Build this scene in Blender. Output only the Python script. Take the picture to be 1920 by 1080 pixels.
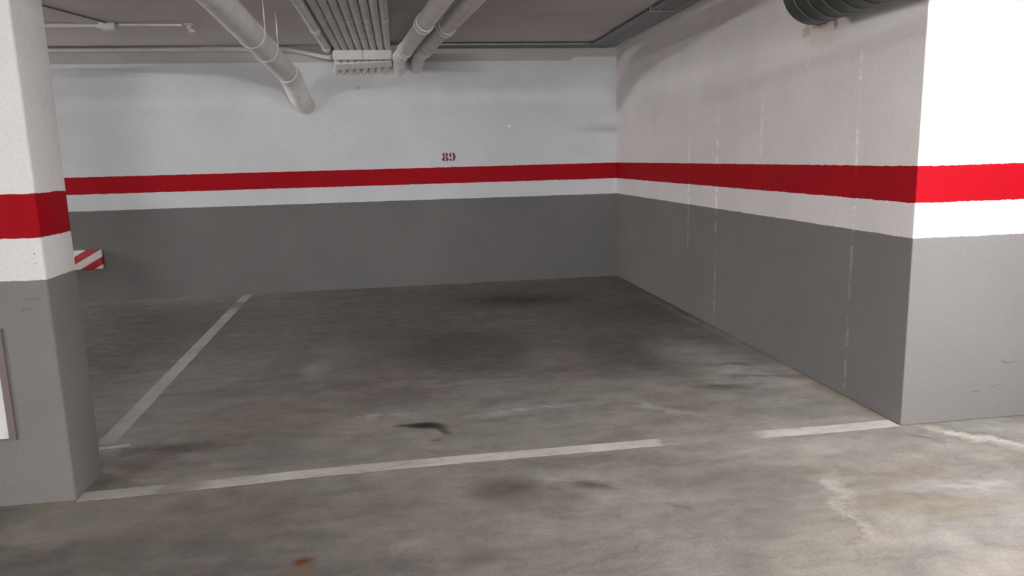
import bpy, bmesh, math, random
from mathutils import Vector, Matrix
random.seed(7)
for o in list(bpy.data.objects): bpy.data.objects.remove(o)
S = bpy.context.scene
COL = S.collection

# ------------------------------------------------------------ camera, exposure, lamps
cam_d = bpy.data.cameras.new('camera'); cam = bpy.data.objects.new('camera', cam_d); COL.objects.link(cam)
cam_d.sensor_width = 36; cam_d.lens = 36 * 1402.4 / 1920; cam_d.clip_start = 0.02
R = Vector((0.98855, -0.14867, -0.02582)); U = Vector((0.05084, 0.16704, 0.98464)); F = Vector((0.14207, 0.97468, -0.17268))
cam.matrix_world = Matrix(((R.x, U.x, -F.x, 0), (R.y, U.y, -F.y, 0), (R.z, U.z, -F.z, 1.55), (0, 0, 0, 1)))
S.camera = cam
S.view_settings.view_transform = 'Standard'; S.view_settings.look = 'None'
S.view_settings.gamma = 1; S.view_settings.use_curve_mapping = False
S.view_settings.exposure = 0.11
W_ = bpy.data.worlds.new('world'); S.world = W_; W_.use_nodes = True
W_.node_tree.nodes['Background'].inputs[0].default_value = (1, 0.97, 0.95, 1)
W_.node_tree.nodes['Background'].inputs[1].default_value = 0.0
# lamps: (x, y, tube height, tube length, emission strength, shade depth towards +y, +x), where
LAMPS = [
    (2.72, 1.40, 2.245, 1.2, 1130.0, 'y', 'with a flat shade over the right end of the aisle'),
    (1.20, -8.0, 2.750, 1.2, 4700.0, '', 'under the ceiling at the far rear of the aisle'),
    (-8.0, -6.0, 2.750, 1.2, 2500.0, '', 'added as fill under the ceiling at the rear left of the garage'),  # unseen lamp added to fill the left part of the back wall
    (-8.3, 8.95, 2.245, 0.6, 4900.0, 'x', 'with a flat shade, added at the far left to light the right wall'),  # unseen lamp added to brighten the right wall from the left
    (-4.6, 4.80, 2.620, 0.6, 170.0, '', 'added over the neighbouring bay to brighten the thick drain pipe'),  # unseen lamp added to lift the thick drain pipe
]
# room dimensions
D = 9.27; WX = 2.726; YF = 3.655; H = 2.88
Z1, Z2, Z3 = 1.06, 1.25, 1.446

# ------------------------------------------------------------ helpers
def link(name, me, mat=None, parent=None):
    o = bpy.data.objects.new(name, me); COL.objects.link(o)
    if mat is not None: me.materials.append(mat)
    if parent is not None: o.parent = parent
    return o
def obj(name, bm, mat, parent=None, smooth=False):
    me = bpy.data.meshes.new(name)
    bmesh.ops.recalc_face_normals(bm, faces=bm.faces[:])
    if smooth:
        for f in bm.faces: f.smooth = True
    bm.to_mesh(me); bm.free()
    if smooth:
        try: me.set_sharp_from_angle(angle=math.radians(38))
        except Exception: pass
    return link(name, me, mat, parent)
def tag(o, label=None, cat=None, group=None, kind=None):
    if label: o['label'] = label
    if cat: o['category'] = cat
    if group: o['group'] = group
    if kind: o['kind'] = kind
    return o
def thing(name, loc, label, cat, group=None):
    o = bpy.data.objects.new(name, None); COL.objects.link(o); o.location = loc
    o.empty_display_size = 0.1
    return tag(o, label, cat, group)
def setparent(o, root):
    # parts are modelled in world coordinates; shift the mesh so the part sits right under its Empty
    o.data.transform(Matrix.Translation(-root.location)); o.parent = root
    return o
def setsub(o, part, root):
    o.data.transform(Matrix.Translation(-root.location)); o.parent = part
    return o
def bx(bm, a, b, bevel=0.0, seg=2):
    r = bmesh.ops.create_cube(bm, size=1)
    vs = r['verts']
    for v in vs:
        v.co = Vector((a[i] + (b[i] - a[i]) * (v.co[i] + 0.5) for i in range(3)))
    if bevel > 0:
        es = list({e for v in vs for e in v.link_edges})
        bmesh.ops.bevel(bm, geom=es, offset=bevel, segments=seg, profile=0.5, affect='EDGES')
    return bm
def box(a, b, bevel=0.0): return bx(bmesh.new(), a, b, bevel)
def tube(bm, pts, rad, seg=20, caps=True, hollow=0.0):
    """swept circle through pts; rad a number or one per point"""
    pts = [Vector(p) for p in pts]; n = len(pts)
    rads = rad if isinstance(rad, (list, tuple)) else [rad] * n
    tang = []
    for i in range(n):
        a = pts[max(0, i - 1)]; b = pts[min(n - 1, i + 1)]
        tang.append((b - a).normalized())
    up = Vector((0, 0, 1)) if abs(tang[0].z) < 0.9 else Vector((1, 0, 0))
    x = tang[0].cross(up).normalized(); rings = []
    for i in range(n):
        t = tang[i]; x = (x - t * x.dot(t)).normalized(); y = t.cross(x)
        rings.append([bm.verts.new(pts[i] + (x * math.cos(k * 2 * math.pi / seg) + y * math.sin(k * 2 * math.pi / seg)) * rads[i]) for k in range(seg)])
    for i in range(n - 1):
        for k in range(seg):
            bm.faces.new((rings[i][k], rings[i][(k + 1) % seg], rings[i + 1][(k + 1) % seg], rings[i + 1][k]))
    if caps:
        bm.faces.new(rings[0]); bm.faces.new(list(reversed(rings[-1])))
    return bm
def arc_path(pts, r=0.1, n=8):
    """round the corners of a polyline"""
    pts = [Vector(p) for p in pts]; out = [pts[0]]
    for i in range(1, len(pts) - 1):
        a = (pts[i - 1] - pts[i]); b = (pts[i + 1] - pts[i])
        ra = min(r, a.length * 0.49, b.length * 0.49)
        p0 = pts[i] + a.normalized() * ra; p2 = pts[i] + b.normalized() * ra
        for k in range(n + 1):
            t = k / n
            out.append(p0 * (1 - t) ** 2 + pts[i] * 2 * t * (1 - t) + p2 * t * t)
    out.append(pts[-1]); return out

# ------------------------------------------------------------ material helpers
class NT:
    def __init__(s, tree): s.t = tree; s.n = tree.nodes; s.l = tree.links
    def new(s, typ, **kw):
        n = s.n.new(typ)
        for k, v in kw.items(): setattr(n, k, v)
        return n
    def put(s, sock, v):
        if hasattr(v, 'is_output') or isinstance(v, bpy.types.NodeSocket): s.l.new(v, sock)
        else: sock.default_value = v
    def math(s, op, a, b=0.0, c=None, clamp=False):
        n = s.new('ShaderNodeMath', operation=op, use_clamp=clamp)
        s.put(n.inputs[0], a); s.put(n.inputs[1], b)
        if c is not None: s.put(n.inputs[2], c)
        return n.outputs[0]
    def mix(s, fac, a, b, typ='MIX'):
        n = s.new('ShaderNodeMix', data_type='RGBA', blend_type=typ)
        s.put(n.inputs[0], fac)
        for sock, v in ((n.inputs[6], a), (n.inputs[7], b)):
            s.put(sock, (*v, 1) if isinstance(v, tuple) and len(v) == 3 else v)
        return n.outputs[2]
    def noise(s, vec, scale, detail=3, rough=0.55, dist=0.0):
        n = s.new('ShaderNodeTexNoise'); s.put(n.inputs['Vector'], vec)
        n.inputs['Scale'].default_value = scale; n.inputs['Detail'].default_value = detail
        n.inputs['Roughness'].default_value = rough; n.inputs['Distortion'].default_value = dist
        return n
    def ramp(s, v, a, b, lo=0.0, hi=1.0, smooth=True):
        n = s.new('ShaderNodeMapRange', interpolation_type='SMOOTHSTEP' if smooth else 'LINEAR'); n.clamp = True
        s.put(n.inputs[0], v); n.inputs[1].default_value = a; n.inputs[2].default_value = b
        n.inputs[3].default_value = lo; n.inputs[4].default_value = hi
        return n.outputs[0]
    def mapping(s, vec, loc=(0, 0, 0), rot=(0, 0, 0), scale=(1, 1, 1), typ='POINT'):
        n = s.new('ShaderNodeMapping', vector_type=typ); s.put(n.inputs[0], vec)
        n.inputs[1].default_value = loc; n.inputs[2].default_value = rot; n.inputs[3].default_value = scale
        return n.outputs[0]
    def vmath(s, op, a, b=None):
        n = s.new('ShaderNodeVectorMath', operation=op); s.put(n.inputs[0], a)
        if b is not None: s.put(n.inputs[1], b)
        return n
    def sep(s, vec):
        n = s.new('ShaderNodeSeparateXYZ'); s.put(n.inputs[0], vec); return n.outputs
    def bump(s, h, strength, dist=0.01):
        n = s.new('ShaderNodeBump'); n.inputs['Strength'].default_value = strength; n.inputs['Distance'].default_value = dist
        s.put(n.inputs['Height'], h); return n.outputs[0]
def material(name):
    m = bpy.data.materials.new(name); m.use_nodes = True
    t = NT(m.node_tree); b = m.node_tree.nodes['Principled BSDF']
    return m, t, b
def worldpos(t): return t.new('ShaderNodeNewGeometry').outputs['Position']
def simple(name, col, rough=0.55, metal=0.0, var=0.06, scale=14.0, spec=0.4, bump=0.0):
    m, t, b = material(name); p = worldpos(t)
    n = t.noise(p, scale, 4)
    f = t.ramp(n.outputs['Fac'], 0.3, 0.7, 1 - var, 1 + var)
    mx = t.mix(1.0, col, f, 'MULTIPLY')
    t.put(b.inputs['Base Color'], mx)
    b.inputs['Roughness'].default_value = rough; b.inputs['Metallic'].default_value = metal
    b.inputs['Specular IOR Level'].default_value = spec
    if bump: t.put(b.inputs['Normal'], t.bump(t.noise(p, scale * 6, 4).outputs['Fac'], bump, 0.004))
    return m

WHITE = (0.80, 0.79, 0.785); RED = (0.36, 0.002, 0.009); GREY = (0.235, 0.228, 0.222)
def painted_wall(name, white=WHITE, grey=GREY, red=RED, streaks=(), smudges=(), rust=(), top=(), band=(Z1, Z2, Z3), tone=0.05):
    m, t, b = material(name); p = worldpos(t); x, y, z = t.sep(p)
    wob = t.math('MULTIPLY', t.math('SUBTRACT', t.noise(p, 9, 3).outputs['Fac'], 0.5), 0.010)
    wob2 = t.math('MULTIPLY', t.math('SUBTRACT', t.noise(p, 45, 3).outputs['Fac'], 0.5), 0.010)
    zz = t.math('ADD', z, t.math('ADD', wob, wob2))
    e = 0.0012
    g = t.ramp(zz, band[0] - e, band[0] + e, 1, 0, False)
    r = t.math('MULTIPLY', t.ramp(zz, band[1] - e, band[1] + e, 0, 1, False), t.ramp(zz, band[2] - e, band[2] + e, 1, 0, False))
    base = t.mix(g, white, grey)
    if top:      # the ceiling's grey paint carried down onto the top of the wall
        lim = t.math('ADD', top[0], t.math('MULTIPLY', t.ramp(x, top[2] - 0.05, top[2] + 0.05), top[1] - top[0]))
        tb = t.ramp(t.math('SUBTRACT', zz, lim), -0.003, 0.003, 0, 1, False)
        base = t.mix(tb, base, top[3])
    # roller texture and faint blotches of the paint itself
    bl = t.noise(p, 1.3, 5, 0.6).outputs['Fac']; fine = t.noise(p, 70, 3, 0.6).outputs['Fac']
    c = t.mix(r, base, red)
    k = t.math('MULTIPLY', t.ramp(bl, 0.3, 0.7, 1 - tone, 1 + tone), t.ramp(fine, 0.25, 0.75, 0.95, 1.05))
    c = t.mix(1.0, c, k, 'MULTIPLY')
    for (ax, pos, wd, z0, z1, s) in streaks:       # salt runs along shrinkage cracks
        nn = t.noise(t.mapping(p, loc=(pos * 3.1, pos, 0), scale=(1, 1, 1)), 11, 4).outputs['Fac']
        wv = t.math('MULTIPLY', t.math('SUBTRACT', nn, 0.5), 0.035)
        dd = t.math('ABSOLUTE', t.math('SUBTRACT', t.math('ADD', (x, y)[ax], wv), pos))
        m1 = t.ramp(dd, wd * 0.3, wd, 1, 0)
        brk = t.ramp(t.noise(t.mapping(p, loc=(0, 0, pos * 7), scale=(0.4, 0.4, 1)), 8.5, 5, 0.75).outputs['Fac'], 0.43, 0.58)
        zr = t.math('MULTIPLY', t.ramp(z, z0 - 0.04, z0 + 0.06), t.ramp(z, z1 - 0.1, z1, 1, 0))
        f = t.math('MULTIPLY', t.math('MULTIPLY', m1, brk), t.math('MULTIPLY', zr, s))
        f = t.math('MULTIPLY', f, t.math('SUBTRACT', 1.0, t.math('MULTIPLY', r, 0.985)))
        f = t.math('MULTIPLY', f, t.math('SUBTRACT', 1.0, t.math('MULTIPLY', g, 0.86)))
        c = t.mix(f, c, (1.0, 1.0, 0.98))
    dp = t.vmath('ADD', p, t.vmath('SCALE', t.vmath('SUBTRACT', t.noise(p, 18, 3).outputs['Color'], (0.5, 0.5, 0.5)).outputs[0]).outputs[0])
    dpn = dp.inputs[1].links[0].from_node; dpn.inputs['Scale'].default_value = 0.07
    for (loc, sc, col, s) in tuple(smudges) + tuple(rust):
        L = t.vmath('LENGTH', t.mapping(dp.outputs[0], loc=loc, scale=sc, typ='TEXTURE')).outputs['Value']
        f = t.math('MULTIPLY', t.ramp(L, 0.35, 1.0, 1, 0), s)
        c = t.mix(f, c, col)
    t.put(b.inputs['Base Color'], c)
    b.inputs['Roughness'].default_value = 0.65; b.inputs['Specular IOR Level'].default_value = 0.12
    hb = t.math('ADD', t.math('MULTIPLY', fine, 0.5), t.noise(p, 7, 3).outputs['Fac'])
    t.put(b.inputs['Normal'], t.bump(hb, 0.12, 0.006))
    return m

# concrete floor colour as a node group, shared by the slab and by worn paint
DARK = (0.06, 0.058, 0.052); BROWN = (0.21, 0.165, 0.13); PALE = (0.47, 0.46, 0.43); GREENISH = (0.085, 0.09, 0.078)
STAINS_AND_SHADE = [ # x, y, rx, ry, rot deg, colour, strength, softness start
    # grime of parked cars over the whole bay, painted shade over the neighbouring one
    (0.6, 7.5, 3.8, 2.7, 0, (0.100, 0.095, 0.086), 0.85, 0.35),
    (-4.0, 7.0, 2.6, 3.0, 0, (0.070, 0.066, 0.060), 0.95, 0.6),  # shade painted into the floor to offset the far left lamp
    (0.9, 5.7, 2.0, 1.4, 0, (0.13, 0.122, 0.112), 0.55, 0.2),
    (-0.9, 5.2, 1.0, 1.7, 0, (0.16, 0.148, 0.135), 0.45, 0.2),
    (-0.55, 6.1, 0.30, 0.9, 3, (0.25, 0.24, 0.225), 0.45, 0.0),
    (-0.70, 5.65, 0.16, 0.40, 5, PALE, 0.35, 0.0),
    # oily patches
    (1.25, 7.95, 1.0, 0.55, -6, (0.022, 0.022, 0.022), 0.85, 0.0),
    (1.95, 6.9, 1.3, 1.0, -5, DARK, 0.55, 0.0),
    (0.48, 5.95, 0.62, 0.85, 0, (0.055, 0.052, 0.046), 0.6, 0.55),
    (1.85, 5.55, 0.75, 0.8, -25, (0.055, 0.056, 0.05), 0.65, 0.45),
    (1.15, 6.9, 0.5, 0.3, 0, (0.19, 0.18, 0.165), 0.35, 0.0),
    (1.2, 5.55, 0.45, 0.3, 10, (0.24, 0.21, 0.19), 0.5, 0.1),
    (1.25, 5.22, 0.40, 0.15, 10, (0.13, 0.10, 0.085), 0.7, 0.1),
    (-0.25, 5.2, 0.45, 0.18, 15, (0.15, 0.11, 0.095), 0.7, 0.1),
    (-0.05, 4.85, 0.5, 0.22, 15, (0.125, 0.10, 0.09), 0.6, 0.1),
    (-1.0, 4.55, 0.7, 0.45, 10, (0.20, 0.165, 0.14), 0.6, 0.0),
    (0.35, 5.05, 0.5, 0.05, 5, (0.30, 0.28, 0.26), 0.5, 0.0),
    (0.85, 4.85, 0.6, 0.25, 5, (0.27, 0.25, 0.23), 0.5, 0.0),
    # pale scrapes
    (-0.15, 4.47, 0.40, 0.055, 7, (0.40, 0.39, 0.37), 0.75, 0.0),
    (0.70, 4.40, 0.55, 0.045, 8, (0.42, 0.41, 0.39), 0.75, 0.0),
    (0.65, 4.28, 0.5, 0.035, 8, (0.15, 0.145, 0.135), 0.6, 0.0),
    (1.55, 4.22, 0.35, 0.06, -48, (0.42, 0.41, 0.38), 0.6, 0.0),
    (0.15, 3.95, 0.9, 0.25, 4, (0.30, 0.28, 0.26), 0.4, 0.0),
    # debris of the black oil blot
    (0.075, 4.255, 0.14, 0.06, -8, (0.018, 0.018, 0.018), 1.0, 0.35),
    (-0.03, 4.275, 0.10, 0.03, -4, (0.03, 0.03, 0.03), 0.85, 0.2),
    (0.16, 4.215, 0.10, 0.05, -30, (0.025, 0.024, 0.022), 0.8, 0.2),
    (0.185, 4.14, 0.035, 0.085, 25, (0.06, 0.042, 0.02), 0.85, 0.2),
    (0.13, 4.00, 0.05, 0.03, 0, (0.12, 0.10, 0.08), 0.7, 0.2),
    # damp patches near the right wall
    (2.25, 5.3, 0.40, 0.75, 10, (0.33, 0.315, 0.29), 0.75, 0.2),
    (2.45, 4.75, 0.45, 0.45, -20, (0.36, 0.35, 0.33), 0.65, 0.2),
    (2.10, 4.55, 0.30, 0.11, -12, (0.045, 0.05, 0.042), 0.85, 0.1),
    (2.42, 4.72, 0.40, 0.06, -12, (0.06, 0.06, 0.052), 0.75, 0.0),
    (2.35, 5.05, 0.32, 0.05, -10, (0.08, 0.08, 0.07), 0.7, 0.0),
    (2.60, 4.52, 0.14, 0.07, 10, (0.42, 0.35, 0.30), 0.9, 0.4),
    (2.66, 4.15, 0.10, 0.8, 4, (0.36, 0.29, 0.22), 0.7, 0.0),
    (2.66, 6.5, 0.06, 1.9, 1, (0.36, 0.33, 0.28), 0.6, 0.0),
    (2.25, 4.0, 0.5, 0.22, 0, (0.20, 0.185, 0.17), 0.6, 0.0),
    # around the pillar foot
    (-1.35, 4.18, 0.50, 0.13, 6, (0.055, 0.052, 0.047), 0.85, 0.0),
    (-1.45, 3.95, 0.30, 0.22, 30, (0.12, 0.09, 0.07), 0.75, 0.0),
    (-1.50, 3.42, 0.36, 0.26, 4, (0.37, 0.345, 0.31), 0.75, 0.6),
    (-1.55, 3.60, 0.45, 0.07, 2, (0.40, 0.34, 0.26), 0.6, 0.2),
    (-1.4, 2.70, 1.6, 0.55, 0, (0.155, 0.145, 0.138), 0.6, 0.2),
    (-1.75, 2.95, 0.5, 0.25, 0, (0.115, 0.112, 0.105), 0.6, 0.0),
    # aisle
    (-0.4, 3.25, 1.0, 0.35, -5, (0.20, 0.178, 0.158), 0.5, 0.0),
    (0.44, 3.30, 0.22, 0.20, -10, (0.095, 0.082, 0.066), 0.85, 0.15),
    (0.55, 3.22, 0.35, 0.25, -10, (0.19, 0.165, 0.135), 0.6, 0.0),
    (0.85, 3.27, 0.15, 0.06, -28, (0.095, 0.08, 0.06), 0.85, 0.15),
    (0.72, 3.16, 0.15, 0.08, -35, (0.16, 0.14, 0.115), 0.6, 0.1),
    (0.74, 3.50, 0.16, 0.045, -25, (0.16, 0.15, 0.145), 0.6, 0.1),
    (0.80, 3.35, 0.45, 0.03, -38, (0.40, 0.38, 0.35), 0.55, 0.0),
    (1.15, 2.98, 0.10, 0.025, -40, (0.13, 0.115, 0.095), 0.7, 0.0),
    (0.75, 2.62, 0.55, 0.025, 16, (0.17, 0.15, 0.125), 0.6, 0.0),
    (0.22, 2.72, 0.14, 0.10, 40, (0.15, 0.13, 0.105), 0.6, 0.1),
    (-0.445, 2.815, 0.062, 0.034, 20, (0.17, 0.062, 0.012), 1.0, 0.15),
    (-0.46, 2.74, 0.09, 0.06, 0, (0.30, 0.20, 0.12), 0.55, 0.0),
    (1.45, 3.00, 0.5, 0.4, 0, (0.215, 0.195, 0.178), 0.5, 0.3),
    (2.2, 3.45, 0.7, 0.16, -5, (0.40, 0.385, 0.355), 0.55, 0.0),
    (1.90, 2.88, 0.055, 0.35, -18, (0.47, 0.44, 0.39), 0.75, 0.2),
    (1.82, 2.70, 0.012, 0.55, -30, (0.14, 0.12, 0.10), 0.6, 0.0),
    (2.40, 3.12, 0.8, 0.07, 0, (0.22, 0.19, 0.15), 0.6, 0.0),
    (2.20, 2.78, 0.50, 0.15, -12, (0.215, 0.175, 0.125), 0.75, 0.0),
    (2.55, 2.92, 0.40, 0.08, -5, (0.44, 0.43, 0.41), 0.65, 0.0),
    (2.97, 3.45, 0.30, 0.07, -55, (0.60, 0.58, 0.50), 0.85, 0.2),
    (3.15, 3.30, 0.35, 0.06, -50, (0.58, 0.58, 0.54), 0.8, 0.2),
    (3.10, 3.42, 0.30, 0.03, -50, (0.14, 0.14, 0.135), 0.7, 0.0),
    (3.4, 3.48, 0.5, 0.14, -20, (0.52, 0.53, 0.50), 0.6, 0.0),
    (2.72, 3.48, 0.11, 0.025, -40, (0.13, 0.11, 0.09), 0.8, 0.0),
]
def floor_group():
    g = bpy.data.node_groups.new('concrete_floor_colour', 'ShaderNodeTree')
    g.interface.new_socket('Color', in_out='OUTPUT', socket_type='NodeSocketColor')
    g.interface.new_socket('Height', in_out='OUTPUT', socket_type='NodeSocketFloat')
    t = NT(g); out = t.new('NodeGroupOutput'); p = worldpos(t)
    big = t.noise(t.mapping(p, scale=(0.55, 0.8, 1)), 1.1, 6, 0.62, 0.6).outputs['Fac']
    mid = t.noise(t.mapping(p, rot=(0, 0, 0.1), scale=(0.8, 2.1, 1)), 2.6, 7, 0.68, 0.5).outputs['Fac']
    streak = t.noise(t.mapping(p, rot=(0, 0, 0.06), scale=(0.7, 5.0, 1)), 1.7, 6, 0.7, 0.3).outputs['Fac']
    fine = t.noise(p, 60, 5, 0.75).outputs['Fac']
    hue = t.noise(p, 0.9, 4, 0.6, 0.4).outputs['Fac']
    c = t.mix(t.ramp(hue, 0.35, 0.65), (0.268, 0.25, 0.232), (0.262, 0.236, 0.21))
    k = t.math('MULTIPLY', t.ramp(big, 0.25, 0.75, 0.76, 1.22), t.ramp(mid, 0.25, 0.75, 0.84, 1.15))
    k = t.math('MULTIPLY', k, t.ramp(streak, 0.3, 0.7, 0.94, 1.06))
    k = t.math('MULTIPLY', k, t.ramp(fine, 0.25, 0.75, 0.87, 1.13))
    mott = t.noise(t.mapping(p, scale=(1.0, 1.35, 1)), 4.5, 9, 0.72, 0.4).outputs['Fac']
    c = t.mix(1.0, c, k, 'MULTIPLY')
    off = t.vmath('SUBTRACT', t.noise(t.mapping(p, scale=(1, 1.5, 1)), 3.2, 6, 0.7).outputs['Color'], (0.5, 0.5, 0.5))
    dv = t.vmath('SCALE', off.outputs[0]); dv.inputs['Scale'].default_value = 0.36
    dp = t.vmath('ADD', p, dv.outputs[0]).outputs[0]
    ds = t.vmath('SCALE', off.outputs[0]); ds.inputs['Scale'].default_value = 0.07
    dps = t.vmath('ADD', p, ds.outputs[0]).outputs[0]
    brk = t.ramp(t.noise(t.mapping(p, scale=(1.2, 3, 1)), 5, 5, 0.7).outputs['Fac'], 0.3, 0.62, 0.55, 1.0)
    for (x, y, rx, ry, rot, col, s, soft) in STAINS_AND_SHADE:
        src = dps if max(rx, ry) < 0.25 else dp
        L = t.vmath('LENGTH', t.mapping(src, loc=(x, y, 0), rot=(0, 0, math.radians(rot)), scale=(rx, ry, 1), typ='TEXTURE')).outputs['Value']
        f = t.math('MULTIPLY', t.ramp(L, soft, 1.15, 1, 0), s)
        if max(rx, ry) > 0.25: f = t.math('MULTIPLY', f, brk)
        c = t.mix(f, c, col)
    # hairline cracks
    vo = t.new('ShaderNodeTexVoronoi', feature='DISTANCE_TO_EDGE'); t.put(vo.inputs['Vector'], dp); vo.inputs['Scale'].default_value = 0.42
    cr = t.math('MULTIPLY', t.ramp(vo.outputs['Distance'], 0.0, 0.004, 1, 0), t.ramp(t.noise(p, 1.2, 2).outputs['Fac'], 0.5, 0.66))
    c = t.mix(t.math('MULTIPLY', cr, 0.45), c, (0.12, 0.105, 0.09))
    c = t.mix(1.0, c, t.ramp(mott, 0.28, 0.72, 0.79, 1.13), 'MULTIPLY')
    t.put(out.inputs['Color'], c)
    t.put(out.inputs['Height'], t.math('ADD', t.math('MULTIPLY', fine, 0.5), mid))
    return g
FG = floor_group()
def use_floor(t):
    n = t.new('ShaderNodeGroup'); n.node_tree = FG; return n
m_floor, t, b = material('concrete_floor'); g = use_floor(t)
t.put(b.inputs['Base Color'], g.outputs['Color']); b.inputs['Roughness'].default_value = 0.6; b.inputs['Specular IOR Level'].default_value = 0.3
t.put(b.inputs['Normal'], t.bump(g.outputs['Height'], 0.15, 0.006))

def line_paint(name, gaps=(), col=(0.60, 0.575, 0.54), wear=(0.32, 0.50)):
    m, t, b = material(name); p = worldpos(t); g = use_floor(t); x, y, z = t.sep(p)
    w = t.ramp(t.noise(t.mapping(p, scale=(1.5, 3, 1)), 7, 6, 0.75).outputs['Fac'], wear[0], wear[1], 0.35, 0.95)
    for (ax, a, bq, s) in gaps:
        f = t.math('MULTIPLY', t.ramp((x, y)[ax], a - 0.03, a + 0.03), t.ramp((x, y)[ax], bq - 0.06, bq + 0.06, 1, 0))
        w = t.math('MULTIPLY', w, t.math('SUBTRACT', 1.0, t.math('MULTIPLY', f, s)))
    dirt = t.ramp(t.noise(p, 2.2, 4).outputs['Fac'], 0.3, 0.7, 0.82, 1.08)
    c = t.mix(w, g.outputs['Color'], t.mix(1.0, col, dirt, 'MULTIPLY'))
    t.put(b.inputs['Base Color'], c); b.inputs['Roughness'].default_value = 0.6; b.inputs['Specular IOR Level'].default_value = 0.3
    return m

m_ceil = simple('ceiling_paint', (0.58, 0.545, 0.535), 0.8, var=0.06, scale=1.6, spec=0.1, bump=0.1)
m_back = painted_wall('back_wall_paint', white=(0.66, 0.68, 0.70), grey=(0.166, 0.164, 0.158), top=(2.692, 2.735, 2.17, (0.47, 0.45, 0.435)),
    smudges=[((-0.43, D, 2.397), (0.05, 0.1, 0.02), (0.42, 0.40, 0.38), 0.6)])
SCUFF = (0.11, 0.105, 0.10)
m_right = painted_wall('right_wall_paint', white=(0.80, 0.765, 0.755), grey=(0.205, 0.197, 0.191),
    streaks=[(1, 4.205, 0.019, 0.02, 2.15, 1.0), (1, 6.22, 0.030, 0.05, 1.98, 1.0), (1, 6.86, 0.026, 0.6, 1.72, 0.95), (1, 5.42, 0.030, 1.5, 2.0, 0.5), (1, 4.80, 0.03, 1.98, 2.2, 0.7), (1, 6.25, 0.02, 2.3, 2.7, 0.7)],
    smudges=[((3.36, YF, 0.33), (0.06, 0.1, 0.012), SCUFF, 0.55), ((3.18, YF, 0.17), (0.05, 0.1, 0.010), SCUFF, 0.55), ((3.3, YF, 0.2), (0.03, 0.1, 0.01), SCUFF, 0.4)],
    rust=[((WX, 4.62, 2.28), (0.1, 0.30, 0.13), (0.70, 0.60, 0.56), 0.6), ((WX, 4.84, 2.32), (0.1, 0.07, 0.05), (0.50, 0.33, 0.24), 0.6), ((WX, 4.66, 2.335), (0.1, 0.16, 0.035), (0.42, 0.27, 0.19), 0.75), ((WX, 4.50, 2.325), (0.1, 0.03, 0.06), (0.30, 0.18, 0.13), 0.75)])
m_pillar = painted_wall('pillar_paint', white=(0.80, 0.79, 0.775),
    smudges=[((-1.632, 3.6, 1.183), (0.008, 0.1, 0.008), (0.2, 0.19, 0.18), 0.9), ((-1.63, 3.6, 1.148), (0.02, 0.1, 0.006), (0.35, 0.34, 0.33), 0.6),
             ((-1.66, 3.6, 0.97), (0.05, 0.1, 0.008), (0.13, 0.12, 0.115), 0.45), ((-1.69, 3.6, 0.93), (0.03, 0.1, 0.007), (0.13, 0.12, 0.115), 0.4)])
m_plain = simple('garage_wall_paint', (0.62, 0.61, 0.60), 0.7, var=0.05, scale=2, spec=0.15)
m_pvc = simple('grey_plastic_pipe', (0.86, 0.84, 0.825), 0.42, var=0.07, scale=5, spec=0.4)
m_pvc_dull = simple('dusty_plastic_pipe', (0.80, 0.775, 0.755), 0.6, var=0.08, scale=6, spec=0.3)
m_cond = simple('grey_conduit_plastic', (0.56, 0.54, 0.52), 0.5, var=0.06, scale=5)
m_ring = simple('pale_clamp_metal', (0.72, 0.71, 0.70), 0.3, metal=0.3, var=0.05)
m_steel = simple('galvanised_steel', (0.42, 0.43, 0.43), 0.42, metal=0.7, var=0.12, scale=20)
m_conduit = simple('dark_steel_conduit', (0.22, 0.23, 0.235), 0.4, metal=0.5, var=0.12, scale=20)
m_white = simple('white_plastic', (0.78, 0.77, 0.75), 0.45, var=0.03)
m_plate = simple('white_plate', (0.74, 0.73, 0.71), 0.5, var=0.04)
m_black = simple('black_rubber', (0.02, 0.02, 0.02), 0.6)
m_frame = simple('brown_grey_frame', (0.20, 0.165, 0.155), 0.5, var=0.05)
m_board = simple('white_board', (0.80, 0.82, 0.82), 0.35, var=0.02)
m_plaster = simple('rough_mortar', (0.50, 0.48, 0.46), 0.9, var=0.12, scale=30, bump=0.4)
m_redpaint = simple('red_stencil_paint', (0.21, 0.012, 0.022), 0.6, var=0.15, scale=60)
m_holder = simple('lamp_holder_ceramic', (0.45, 0.40, 0.36), 0.35, var=0.1)
m_glass, t, b = material('clear_bulb_glass'); b.inputs['Transmission Weight'].default_value = 0.85; b.inputs['Roughness'].default_value = 0.05
t.put(b.inputs['Base Color'], t.mix(t.noise(worldpos(t), 8).outputs['Fac'], (0.9, 0.9, 0.88), (1, 1, 1)))
m_duct = None

# ------------------------------------------------------------ the setting
def struct(name, bm, mat):
    return tag(obj(name, bm, mat), kind='structure')
struct('floor', box((-9, -12, -0.2), (9, D + 0.2, 0)), m_floor)
struct('ceiling', box((-9, -12, H), (9, D + 0.2, H + 0.2)), m_ceil)
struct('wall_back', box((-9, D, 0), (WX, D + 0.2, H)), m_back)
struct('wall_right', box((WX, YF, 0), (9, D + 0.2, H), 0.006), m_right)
struct('wall_left', box((-9.2, -12, 0), (-9, D + 0.2, H)), m_plain)
struct('wall_aisle_right', box((9, -12, 0), (9.2, YF, H)), m_plain)
struct('wall_aisle_rear', box((-9, -12.2, 0), (9, -12, H)), m_plain)
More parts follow.
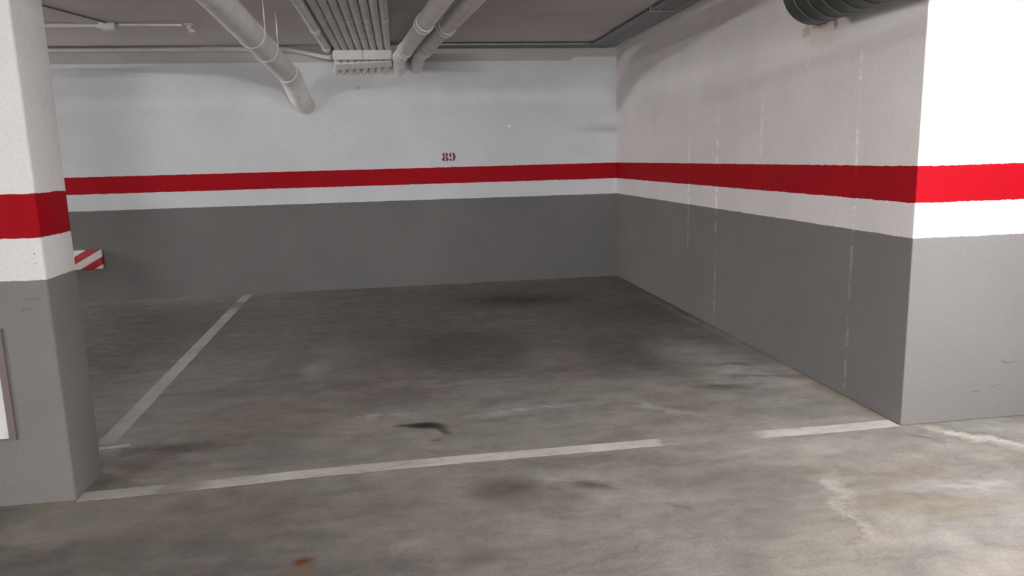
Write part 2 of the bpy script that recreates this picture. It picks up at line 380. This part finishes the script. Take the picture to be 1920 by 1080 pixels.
# pillar with worn rounded arrises
bm = box((-2.36, 3.60, 0), (-1.592, 3.927, H))
es = [e for e in bm.edges if abs(e.verts[0].co.z - e.verts[1].co.z) > 1]
bmesh.ops.bevel(bm, geom=es, offset=0.014, segments=3, profile=0.5, affect='EDGES')
tag(obj('pillar', bm, m_pillar, smooth=True), 'square white and grey pillar with a red band at the left front of the bay', 'pillar')

# framed white board on the pillar
t0 = thing('notice_board', (-2.0, 3.6, 0.32), 'white board in a brownish frame fixed low on the grey front of the pillar', 'board')
fb = bmesh.new(); x0, x1, z0, z1 = -2.22, -1.803, 0.322, 0.846; fw = 0.030
bx(fb, (x0, 3.582, z0), (x0 + fw, 3.6, z1)); bx(fb, (x1 - fw, 3.582, z0), (x1, 3.6, z1))
bx(fb, (x0 + fw, 3.582, z0), (x1 - fw, 3.6, z0 + 0.010)); bx(fb, (x0 + fw, 3.582, z1 - fw), (x1 - fw, 3.6, z1))
setparent(obj('frame', fb, m_frame), t0)
setparent(obj('panel', box((x0 + fw, 3.588, z0 + 0.010), (x1 - fw, 3.6, z1 - fw)), m_board), t0)

# ------------------------------------------------------------ painted marks
def strip(name, pts, w, mat, z=0.0012):
    """painted strip on the floor following pts (centre line), as a thin slab of paint with slightly ragged edges"""
    bm = bmesh.new(); P = [Vector(p) for p in pts]; n = 60; rnd = random.Random(len(name)); L = []; Rr = []
    for i in range(n + 1):
        s = i / n * (len(P) - 1); k = min(int(s), len(P) - 2); c = P[k].lerp(P[k + 1], s - k)
        d = (P[k + 1] - P[k]).normalized(); nn = Vector((-d.y, d.x))
        a = c + nn * (w / 2 + rnd.uniform(-.003, .003)); bq = c - nn * (w / 2 + rnd.uniform(-.003, .003))
        L.append([bm.verts.new((a.x, a.y, q)) for q in (z, 0)]); Rr.append([bm.verts.new((bq.x, bq.y, q)) for q in (z, 0)])
    for i in range(n):
        bm.faces.new((L[i][0], L[i + 1][0], Rr[i + 1][0], Rr[i][0]))
        bm.faces.new((L[i][0], L[i][1], L[i + 1][1], L[i + 1][0])); bm.faces.new((Rr[i][1], Rr[i][0], Rr[i + 1][0], Rr[i + 1][1]))
    bm.faces.new((L[0][0], Rr[0][0], Rr[0][1], L[0][1])); bm.faces.new((L[-1][1], Rr[-1][1], Rr[-1][0], L[-1][0]))
    return obj(name, bm, mat)
tag(strip('painted_line', [(-1.585, 3.632), (-1.05, 3.645), (-0.5, 3.682), (0.07, 3.698), (1.34, 3.708), (2.3, 3.692), (WX - 0.005, 3.703)], 0.10,
    line_paint('front_line_paint', gaps=[(0, -1.235, -1.03, 0.72), (0, 1.33, 1.90, 0.9)])),
    'long worn white line painted across the open front of the bay', 'floor line')
tag(strip('painted_line', [(-1.725, 4.33), (-1.868, 9.24)], 0.105,
    line_paint('side_line_paint', gaps=[(1, 8.35, 8.75, 0.7)], col=(0.40, 0.385, 0.365))),
    'white side line painted from beside the pillar to the back wall', 'floor line')
tag(strip('painted_line', [(-1.77, 4.27), (-1.58, 4.295)], 0.045, line_paint('stub_paint', col=(0.55, 0.53, 0.50))),
    'short faded white stub of a line behind the pillar foot', 'floor line')

# stencilled bay number 89
def stencil_number():
    bm = bmesh.new()
    yb, yf = D - 0.0002, D - 0.0014
    def loop(pts):
        a = [bm.verts.new((p[0], yf, p[1])) for p in pts]; c = [bm.verts.new((p[0], yb, p[1])) for p in pts]
        bm.faces.new(a); n = len(pts)
        for i in range(n): bm.faces.new((a[i], a[(i + 1) % n], c[(i + 1) % n], c[i]))
    def crescent(cx, cz, ro, rz, rix, riz, side, a0=-72, a1=72, dx=0.0):
        o = []; i_ = []
        for k in range(13):
            a = math.radians(a0 + (a1 - a0) * k / 12)
            o.append((cx + side * ro * math.cos(a), cz + rz * math.sin(a)))
            i_.append((cx + side * (dx + rix * math.cos(a)), cz + riz * math.sin(a)))
        loop(o + i_[::-1])
    h = 0.105; zb = 1.517; c8 = 0.572; c9 = 0.654
    for s in (-1, 1):
        crescent(c8, zb + h * 0.745, 0.034, h * 0.255, 0.008, h * 0.21, s)       # upper bowl of the 8
        crescent(c8, zb + h * 0.25, 0.040, h * 0.275, 0.009, h * 0.22, s)        # lower bowl
    crescent(c9, zb + h * 0.72, 0.036, h * 0.285, 0.009, h * 0.23, -1)           # left bowl of the 9
    crescent(c9 + 0.003, zb + h * 0.50, 0.040, h * 0.52, 0.010, h * 0.48, 1)    # long right stroke
    pts = [(c9 - 0.017 + 0.015 * math.cos(a), zb + h * 0.16 + 0.014 * math.sin(a)) for a in [k * math.pi / 7 for k in range(14)]]
    loop(pts)                                                                  # tail ball of the 9
    return bm
tag(obj('painted_number', stencil_number(), m_redpaint), 'dark red stencilled number 89 on the back wall above the red band', 'number')

# striped foam bumper pad on the back wall
m_stripe, t, b = material('red_white_stripes'); p = worldpos(t); x, y, z = t.sep(p)
u = t.math('SUBTRACT', z, t.math('MULTIPLY', x, 0.56))
fr = t.math('FRACT', t.math('DIVIDE', t.math('ADD', u, -2.553 + 0.176 * 40), 0.176))
t.put(b.inputs['Base Color'], t.mix(t.ramp(fr, 0.495, 0.505, 0, 1, False), (0.42, 0.008, 0.022), (0.74, 0.72, 0.69)))
b.inputs['Roughness'].default_value = 0.5
tag(obj('bumper_pad', box((-4.15, D - 0.045, 0.388), (-3.452, D, 0.612), 0.014), m_stripe, smooth=True),
    'red and white diagonally striped foam bumper pad on the back wall behind the pillar', 'bumper pad')

# ------------------------------------------------------------ wall plugs
def plug(x, z, label, r=0.016):
    root = thing('wall_plug', (x, D, z), label, 'wall plug', 'plastic plugs in the back wall')
    bm = bmesh.new(); tube(bm, [(x, D, z), (x, D - 0.006, z)], [r, r * 0.9], 16); setparent(obj('collar', bm, m_steel, smooth=True), root)
    bm = bmesh.new(); tube(bm, [(x, D - 0.0055, z), (x, D - 0.0075, z)], r * 0.5, 12); setparent(obj('hole', bm, m_white, smooth=True), root)
plug(1.371, 1.924, 'small dark plug in the white back wall right of the number')
plug(-0.781, 1.93, 'small pale plug in the white back wall left of the number', 0.012)

# ------------------------------------------------------------ pipes
def ring(bm, c, d, r, w, t_=0.006, seg=28):
    c = Vector(c); d = Vector(d).normalized()
    tube(bm, [c - d * w / 2, c + d * w / 2], r + t_, seg)
    return bm
def along(pts, y):
    for a, b in zip(pts, pts[1:]):
        if a[1] <= y <= b[1]:
            f = (y - a[1]) / (b[1] - a[1]); return Vector(a).lerp(Vector(b), f), (Vector(b) - Vector(a)).normalized()

# large drain pipe on the left
MP = [(-1.36, 2.8, 2.765), (-1.19, 5.4, 2.70), (-1.10, 8.45, 2.475)]
root = thing('drain_pipe', (-1.19, 5.4, 2.70), 'thick grey drain pipe sloping from the ceiling down into the back wall on the left', 'pipe')
bm = bmesh.new(); tube(bm, MP, 0.108, 36); setparent(obj('pipe_run', bm, m_pvc, smooth=True), root)
bm = bmesh.new(); tube(bm, arc_path([(-1.102, 8.30, 2.487), (-1.095, 8.55, 2.46), (-1.068, 8.93, 2.30)], 0.16), 0.116, 36)
el = setparent(obj('elbow', bm, m_pvc, smooth=True), root)
bm = bmesh.new(); tube(bm, [(-1.066, 8.90, 2.315), (-1.058, 9.05, 2.245)], 0.110, 36); setparent(obj('pale_sleeve', bm, m_white, smooth=True), root)
bm = bmesh.new(); tube(bm, arc_path([(-1.060, 9.02, 2.26), (-1.048, 9.12, 2.225), (-1.025, D + 0.03, 2.20)], 0.06), 0.104, 36)
setparent(obj('wall_end', bm, m_pvc_dull, smooth=True), root)
for yy in (6.72, 7.28):
    c, d = along(MP, yy); cl = bmesh.new(); ring(cl, c, d, 0.108, 0.016); k = setparent(obj('clamp', cl, m_ring, smooth=True), root)
    rod = bmesh.new(); tube(rod, [(c.x + 0.114, c.y, c.z), (c.x + 0.114, c.y, H)], 0.005, 10); setsub(obj('hanger_rod', rod, m_pvc_dull, smooth=True), k, root)
for yy in (8.32,):
    c, d = along(MP, yy); cl = bmesh.new(); ring(cl, c, d, 0.112, 0.02); setparent(obj('socket_collar', cl, m_pvc, smooth=True), root)

# two pipes running diagonally towards the bracket
def diagonal_pipe(pts, r, label, ys, mat):
    root = thing('drain_pipe', pts[1], label, 'pipe')
    bm = bmesh.new(); tube(bm, arc_path(pts, 0.15), r, 30); setparent(obj('pipe_run', bm, mat, smooth=True), root)
    for yy in ys:
        c, d = along(pts, yy); q = bmesh.new(); tube(q, [c - d * 0.07, c + d * 0.07], r + 0.009, 30)
        k = setparent(obj('coupling', q, mat, smooth=True), root)
        q = bmesh.new(); ring(q, c + d * 0.074, d, r + 0.006, 0.008); setsub(obj('rim', q, m_ring, smooth=True), k, root)
diagonal_pipe([(0.62, 2.8, 2.70), (0.375, 5.79, 2.70), (0.085, 8.95, 2.705), (0.06, D + 0.02, 2.59)], 0.074,
    'grey drain pipe running diagonally just right of the row of eight pipes', (6.75, 8.35, 8.95), m_pvc)
diagonal_pipe([(0.86, 2.8, 2.70), (0.60, 5.79, 2.70), (0.30, 8.95, 2.715), (0.27, D + 0.02, 2.62)], 0.074,
    'rightmost of the two diagonal grey drain pipes, nearest the steel conduits', (6.95, 8.40), m_pvc_dull)

# row of eight service pipes
def service_pipe():
    r = 0.0385; root = thing('service_pipe', (0, 0, 0), 'one of eight grey service pipes side by side under the ceiling', 'pipe', 'row of eight ceiling pipes')
    bm = bmesh.new(); tube(bm, [(0, 2.8, 2.834), (0, 8.93, 2.834)], r, 22); obj('pipe_run', bm, m_pvc_dull, root, smooth=True)
    bm = bmesh.new(); tube(bm, arc_path([(0, 8.92, 2.834), (0.01, 9.01, 2.80), (-0.01, 9.12, 2.64), (-0.045, D + 0.02, 2.575)], 0.06), r * 0.98, 22)
    obj('bent_end', bm, m_pvc_dull, root, smooth=True)
    bm = bmesh.new(); tube(bm, [(0, 7.26, 2.834), (0, 7.30, 2.834)], r + 0.003, 22); obj('coupling', bm, m_pvc, root, smooth=True)
    return root
proto = service_pipe()
ORD = ['leftmost', 'second from the left', 'third from the left', 'fourth from the left', 'fourth from the right', 'third from the right', 'second from the right', 'rightmost']
for i in range(8):
    x = -0.0575 - (7 - i) * 0.0805
    if i == 0: r_ = proto
    else:
        r_ = proto.copy(); COL.objects.link(r_)
        for ch in list(proto.children):
            c = ch.copy(); COL.objects.link(c); c.parent = r_
    r_.location = (x, 0, 0); r_['label'] = ORD[i] + ' of the eight grey pipes side by side under the ceiling'
# ninth, fatter pipe left of the row, ending at the wall
root = thing('vent_pipe', (-0.72, 8, 2.82), 'dusty grey pipe with ring collars just left of the row of eight pipes', 'pipe')
VP = [(-0.715, 2.8, 2.825), (-0.735, D + 0.02, 2.825)]
bm = bmesh.new(); tube(bm, VP, 0.046, 24); setparent(obj('pipe_run', bm, m_pvc_dull, smooth=True), root)
for yy in (7.75, 8.95):
    c, d = along(VP, yy); q = bmesh.new(); tube(q, [c - d * 0.05, c + d * 0.05], 0.052, 24); k = setparent(obj('coupling', q, m_pvc_dull, smooth=True), root)
    q = bmesh.new(); ring(q, c + d * 0.052, d, 0.050, 0.008); setsub(obj('rim', q, m_ring, smooth=True), k, root)

# white bracket carrying the pipe ends
root = thing('pipe_bracket', (-0.335, 8.95, 2.66), 'white two-part bracket box under the far end of the eight pipes', 'bracket')
bm = box((-0.664, 8.935, 2.676), (-0.012, 8.955, 2.782), 0.003); setparent(obj('upper_plate', bm, m_plate), root)
bm = bmesh.new()
vs = [(-0.640, 8.945, 2.640), (-0.012, 8.945, 2.668), (-0.012, 9.03, 2.622), (-0.640, 9.03, 2.588)]
top = [bm.verts.new(v) for v in vs]; bot = [bm.verts.new((v[0], v[1], v[2] - 0.014)) for v in vs]
bm.faces.new(top); bm.faces.new(bot[::-1])
for i in range(4): bm.faces.new((top[i], bot[i], bot[(i + 1) % 4], top[(i + 1) % 4]))
setparent(obj('lower_plate', bm, m_plate), root)
bm = box((-0.341, 8.930, 2.652), (-0.331, 8.936, 2.784)); setparent(obj('strap', bm, m_conduit), root)

# pale conduit along the top of the back wall, drooping into the bracket
pts = [(-6.5, D - 0.028, 2.842), (-1.32, D - 0.028, 2.842), (-1.2, D - 0.03, 2.84), (-1.0, D - 0.06, 2.80), (-0.82, D - 0.14, 2.745), (-0.74, D - 0.19, 2.725), (-0.69, D - 0.24, 2.716)]
bm = bmesh.new(); tube(bm, arc_path(pts, 0.08), 0.026, 16)
tag(obj('plastic_conduit', bm, m_cond, smooth=True), 'pale plastic conduit along the top of the back wall drooping into the white bracket', 'conduit')

# dark steel conduits on the right: along the back wall, then turning along the right wall
for i in range(5):
    off = i * 0.050
    yb = D - 0.025 - (4 - i) * 0.0 - (4 - i) * 0.046; xr = 2.385 + off
    zc = H - 0.024
    pts = [(0.42, yb, zc), (xr, yb, zc), (xr + 0.0, 2.8, zc)]
    names = ['innermost', 'second', 'middle', 'fourth', 'outermost']
    lab = names[i] + ' of the five steel conduits turning the ceiling corner, counted from the ceiling centre' if i in (1, 3) else names[i] + ' of the five steel conduits turning at the ceiling corner'
    root = thing('steel_conduit', (xr, yb, zc), lab, 'conduit', 'steel conduits in the ceiling corner')
    bm = bmesh.new(); tube(bm, arc_path(pts, 0.12), 0.020, 12); setparent(obj('tube_run', bm, m_conduit, smooth=True), root)
    for yy in (6.95,):
        q = bmesh.new(); bx(q, (xr - 0.0235, yy - 0.012, zc - 0.0235), (xr + 0.0235, yy + 0.012, H), 0.002); setparent(obj('saddle', q, m_steel), root)

# ------------------------------------------------------------ junction box, thin tube and lamp holder on the ceiling
root = thing('junction_box', (-2.61, 7.8, H), 'small white junction box on the ceiling between two thin conduits', 'junction box')
bm = box((-2.685, 7.74, H - 0.055), (-2.545, 7.86, H), 0.006); setparent(obj('body', bm, m_white, smooth=True), root)
bm = box((-2.675, 7.75, H - 0.062), (-2.555, 7.85, H - 0.054), 0.003); setparent(obj('cover', bm, m_white), root)
bm = bmesh.new(); tube(bm, [(-2.72, 7.80, H - 0.028), (-2.68, 7.80, H - 0.028)], 0.018, 12); setparent(obj('gland', bm, m_white, smooth=True), root)
bm = bmesh.new(); tube(bm, [(-6.5, 7.76, H - 0.022), (-2.70, 7.80, H - 0.022)], 0.017, 12)
tag(obj('plastic_conduit', bm, m_white, smooth=True), 'thin white conduit on the ceiling running left from the junction box', 'conduit')
bm = bmesh.new(); tube(bm, [(-2.545, 7.80, H - 0.014), (-1.97, 7.83, H - 0.014)], 0.011, 10)
tag(obj('plastic_conduit', bm, m_pvc_dull, smooth=True), 'thin dull conduit on the ceiling between the junction box and the lamp holder', 'conduit')
bm = bmesh.new(); tube(bm, [(-2.62, 7.74, H - 0.006), (-2.95, 6.5, H - 0.006)], 0.006, 8)  # thin dark line across the ceiling, modelled as a tube
tag(obj('ceiling_dark_line', bm, m_conduit, smooth=True), 'thin dark line running forward over the ceiling from the junction box', 'cable')
root = thing('lamp_holder', (-1.90, 7.85, H), 'bare unlit bulb holder on the ceiling left of the thick drain pipe', 'lamp')
bm = bmesh.new(); tube(bm, [(-1.90, 7.85, H), (-1.90, 7.85, H - 0.012), (-1.90, 7.85, H - 0.014), (-1.90, 7.85, H - 0.05)], [0.055, 0.052, 0.030, 0.027], 20)
setparent(obj('base', bm, m_holder, smooth=True), root)
bm = bmesh.new(); tube(bm, [(-1.90, 7.85, H - 0.046), (-1.896, 7.853, H - 0.056), (-1.89, 7.858, H - 0.072), (-1.882, 7.864, H - 0.088), (-1.876, 7.868, H - 0.096), (-1.874, 7.87, H - 0.099)], [0.016, 0.024, 0.032, 0.028, 0.016, 0.003], 20)
setparent(obj('bulb', bm, m_glass, smooth=True), root)

m_seam = simple('duct_seam', (0.085, 0.092, 0.085), 0.5, var=0.1)
# ------------------------------------------------------------ spiral ventilation duct on the right wall
m_duct, t, b = material('dark_spiral_duct'); p = worldpos(t)
n = t.noise(t.mapping(p, scale=(1, 0.35, 1)), 5, 4).outputs['Fac']
t.put(b.inputs['Base Color'], t.mix(t.ramp(n, 0.3, 0.7), (0.036, 0.042, 0.036), (0.05, 0.056, 0.047)))
b.inputs['Roughness'].default_value = 0.45; b.inputs['Specular IOR Level'].default_value = 0.3
cx, cz, r = 2.505, 2.485, 0.202; y0 = 4.40
root = thing('ventilation_duct', (cx, y0, cz), 'dark green-grey round spiral duct hanging against the right wall near the ceiling', 'duct')
bm = bmesh.new(); tube(bm, [(cx, 2.8, cz), (cx, y0 - 0.02, cz), (cx, y0, cz)], [r, r, r - 0.012], 56); setparent(obj('duct_tube', bm, m_duct, smooth=True), root)
bm = bmesh.new(); pts = []; turns = 12; pitch = 0.125
for k in range(turns * 40 + 1):
    a = k / 40 * 2 * math.pi; pts.append((cx + (r + 0.0015) * math.cos(a), y0 - 0.06 - k / 40 * pitch, cz + (r + 0.0015) * math.sin(a)))
tube(bm, pts, 0.0035, 6); setparent(obj('spiral_seam', bm, m_seam, smooth=True), root)
bm = bmesh.new()
tube(bm, arc_path([(cx + 0.03, y0 - 0.02, cz - r + 0.006), (cx + 0.09, y0 - 0.01, cz - r + 0.02), (WX - 0.02, y0 + 0.02, cz - r + 0.075)], 0.03), 0.010, 10)
setparent(obj('hanger_strap', bm, m_black, smooth=True), root)

# ------------------------------------------------------------ garage lamps and added fill lamps (outside the frame)
m_house = simple('luminaire_housing', (0.6, 0.6, 0.6), 0.5)
for i, (x, y, z, L, e, sh, where) in enumerate(LAMPS):
    m, t, b = material('fluorescent_tube')
    b.inputs['Emission Color'].default_value = (1.0, 0.985, 0.985, 1); b.inputs['Emission Strength'].default_value = e
    t.put(b.inputs['Base Color'], t.mix(t.noise(worldpos(t), 4).outputs['Fac'], (0.85, 0.85, 0.85), (0.9, 0.9, 0.9)))
    root = thing('fluorescent_lamp', (x, y, z), 'lit fluorescent tube lamp ' + where, 'lamp', 'fluorescent lamps')
    rot = Matrix.Translation(Vector((x, y, z))) @ Matrix.Rotation(math.pi / 2 if sh == 'x' else 0, 4, 'Z')
    def part(name, bm, mat, smooth=False):
        o = obj(name, bm, mat, smooth=smooth)
        o.data.transform(Matrix.Rotation(-math.pi / 2 if sh == 'x' else 0, 4, 'Z')); o.parent = root
    rad = 0.012
    bm = bmesh.new(); tube(bm, [(-L / 2, 0, 0), (L / 2, 0, 0)], rad, 12); part('tube', bm, m, True)
    part('housing', box((-L / 2 - 0.04, -0.05, 0.016), (L / 2 + 0.04, 0.05, 0.06), 0.004), m_house)
    if sh: part('shade', box((-L / 2 - (0.25 if sh == 'y' else 0.0), 0.05, 0.001), (L / 2 + (0.25 if sh == 'y' else 0.0), 0.60, 0.005)), m_house)
    for s in (-1, 1):
        q = bmesh.new(); bx(q, (s * (L / 2 + 0.018) - 0.012, -0.02, -0.018), (s * (L / 2 + 0.018) + 0.012, 0.02, 0.016)); part('tube_socket', q, m_white)
        q = bmesh.new(); tube(q, [(s * L * 0.35, 0, 0.055), (s * L * 0.35, 0, H - z)], 0.006, 8); part('hanger_rod', q, m_steel)
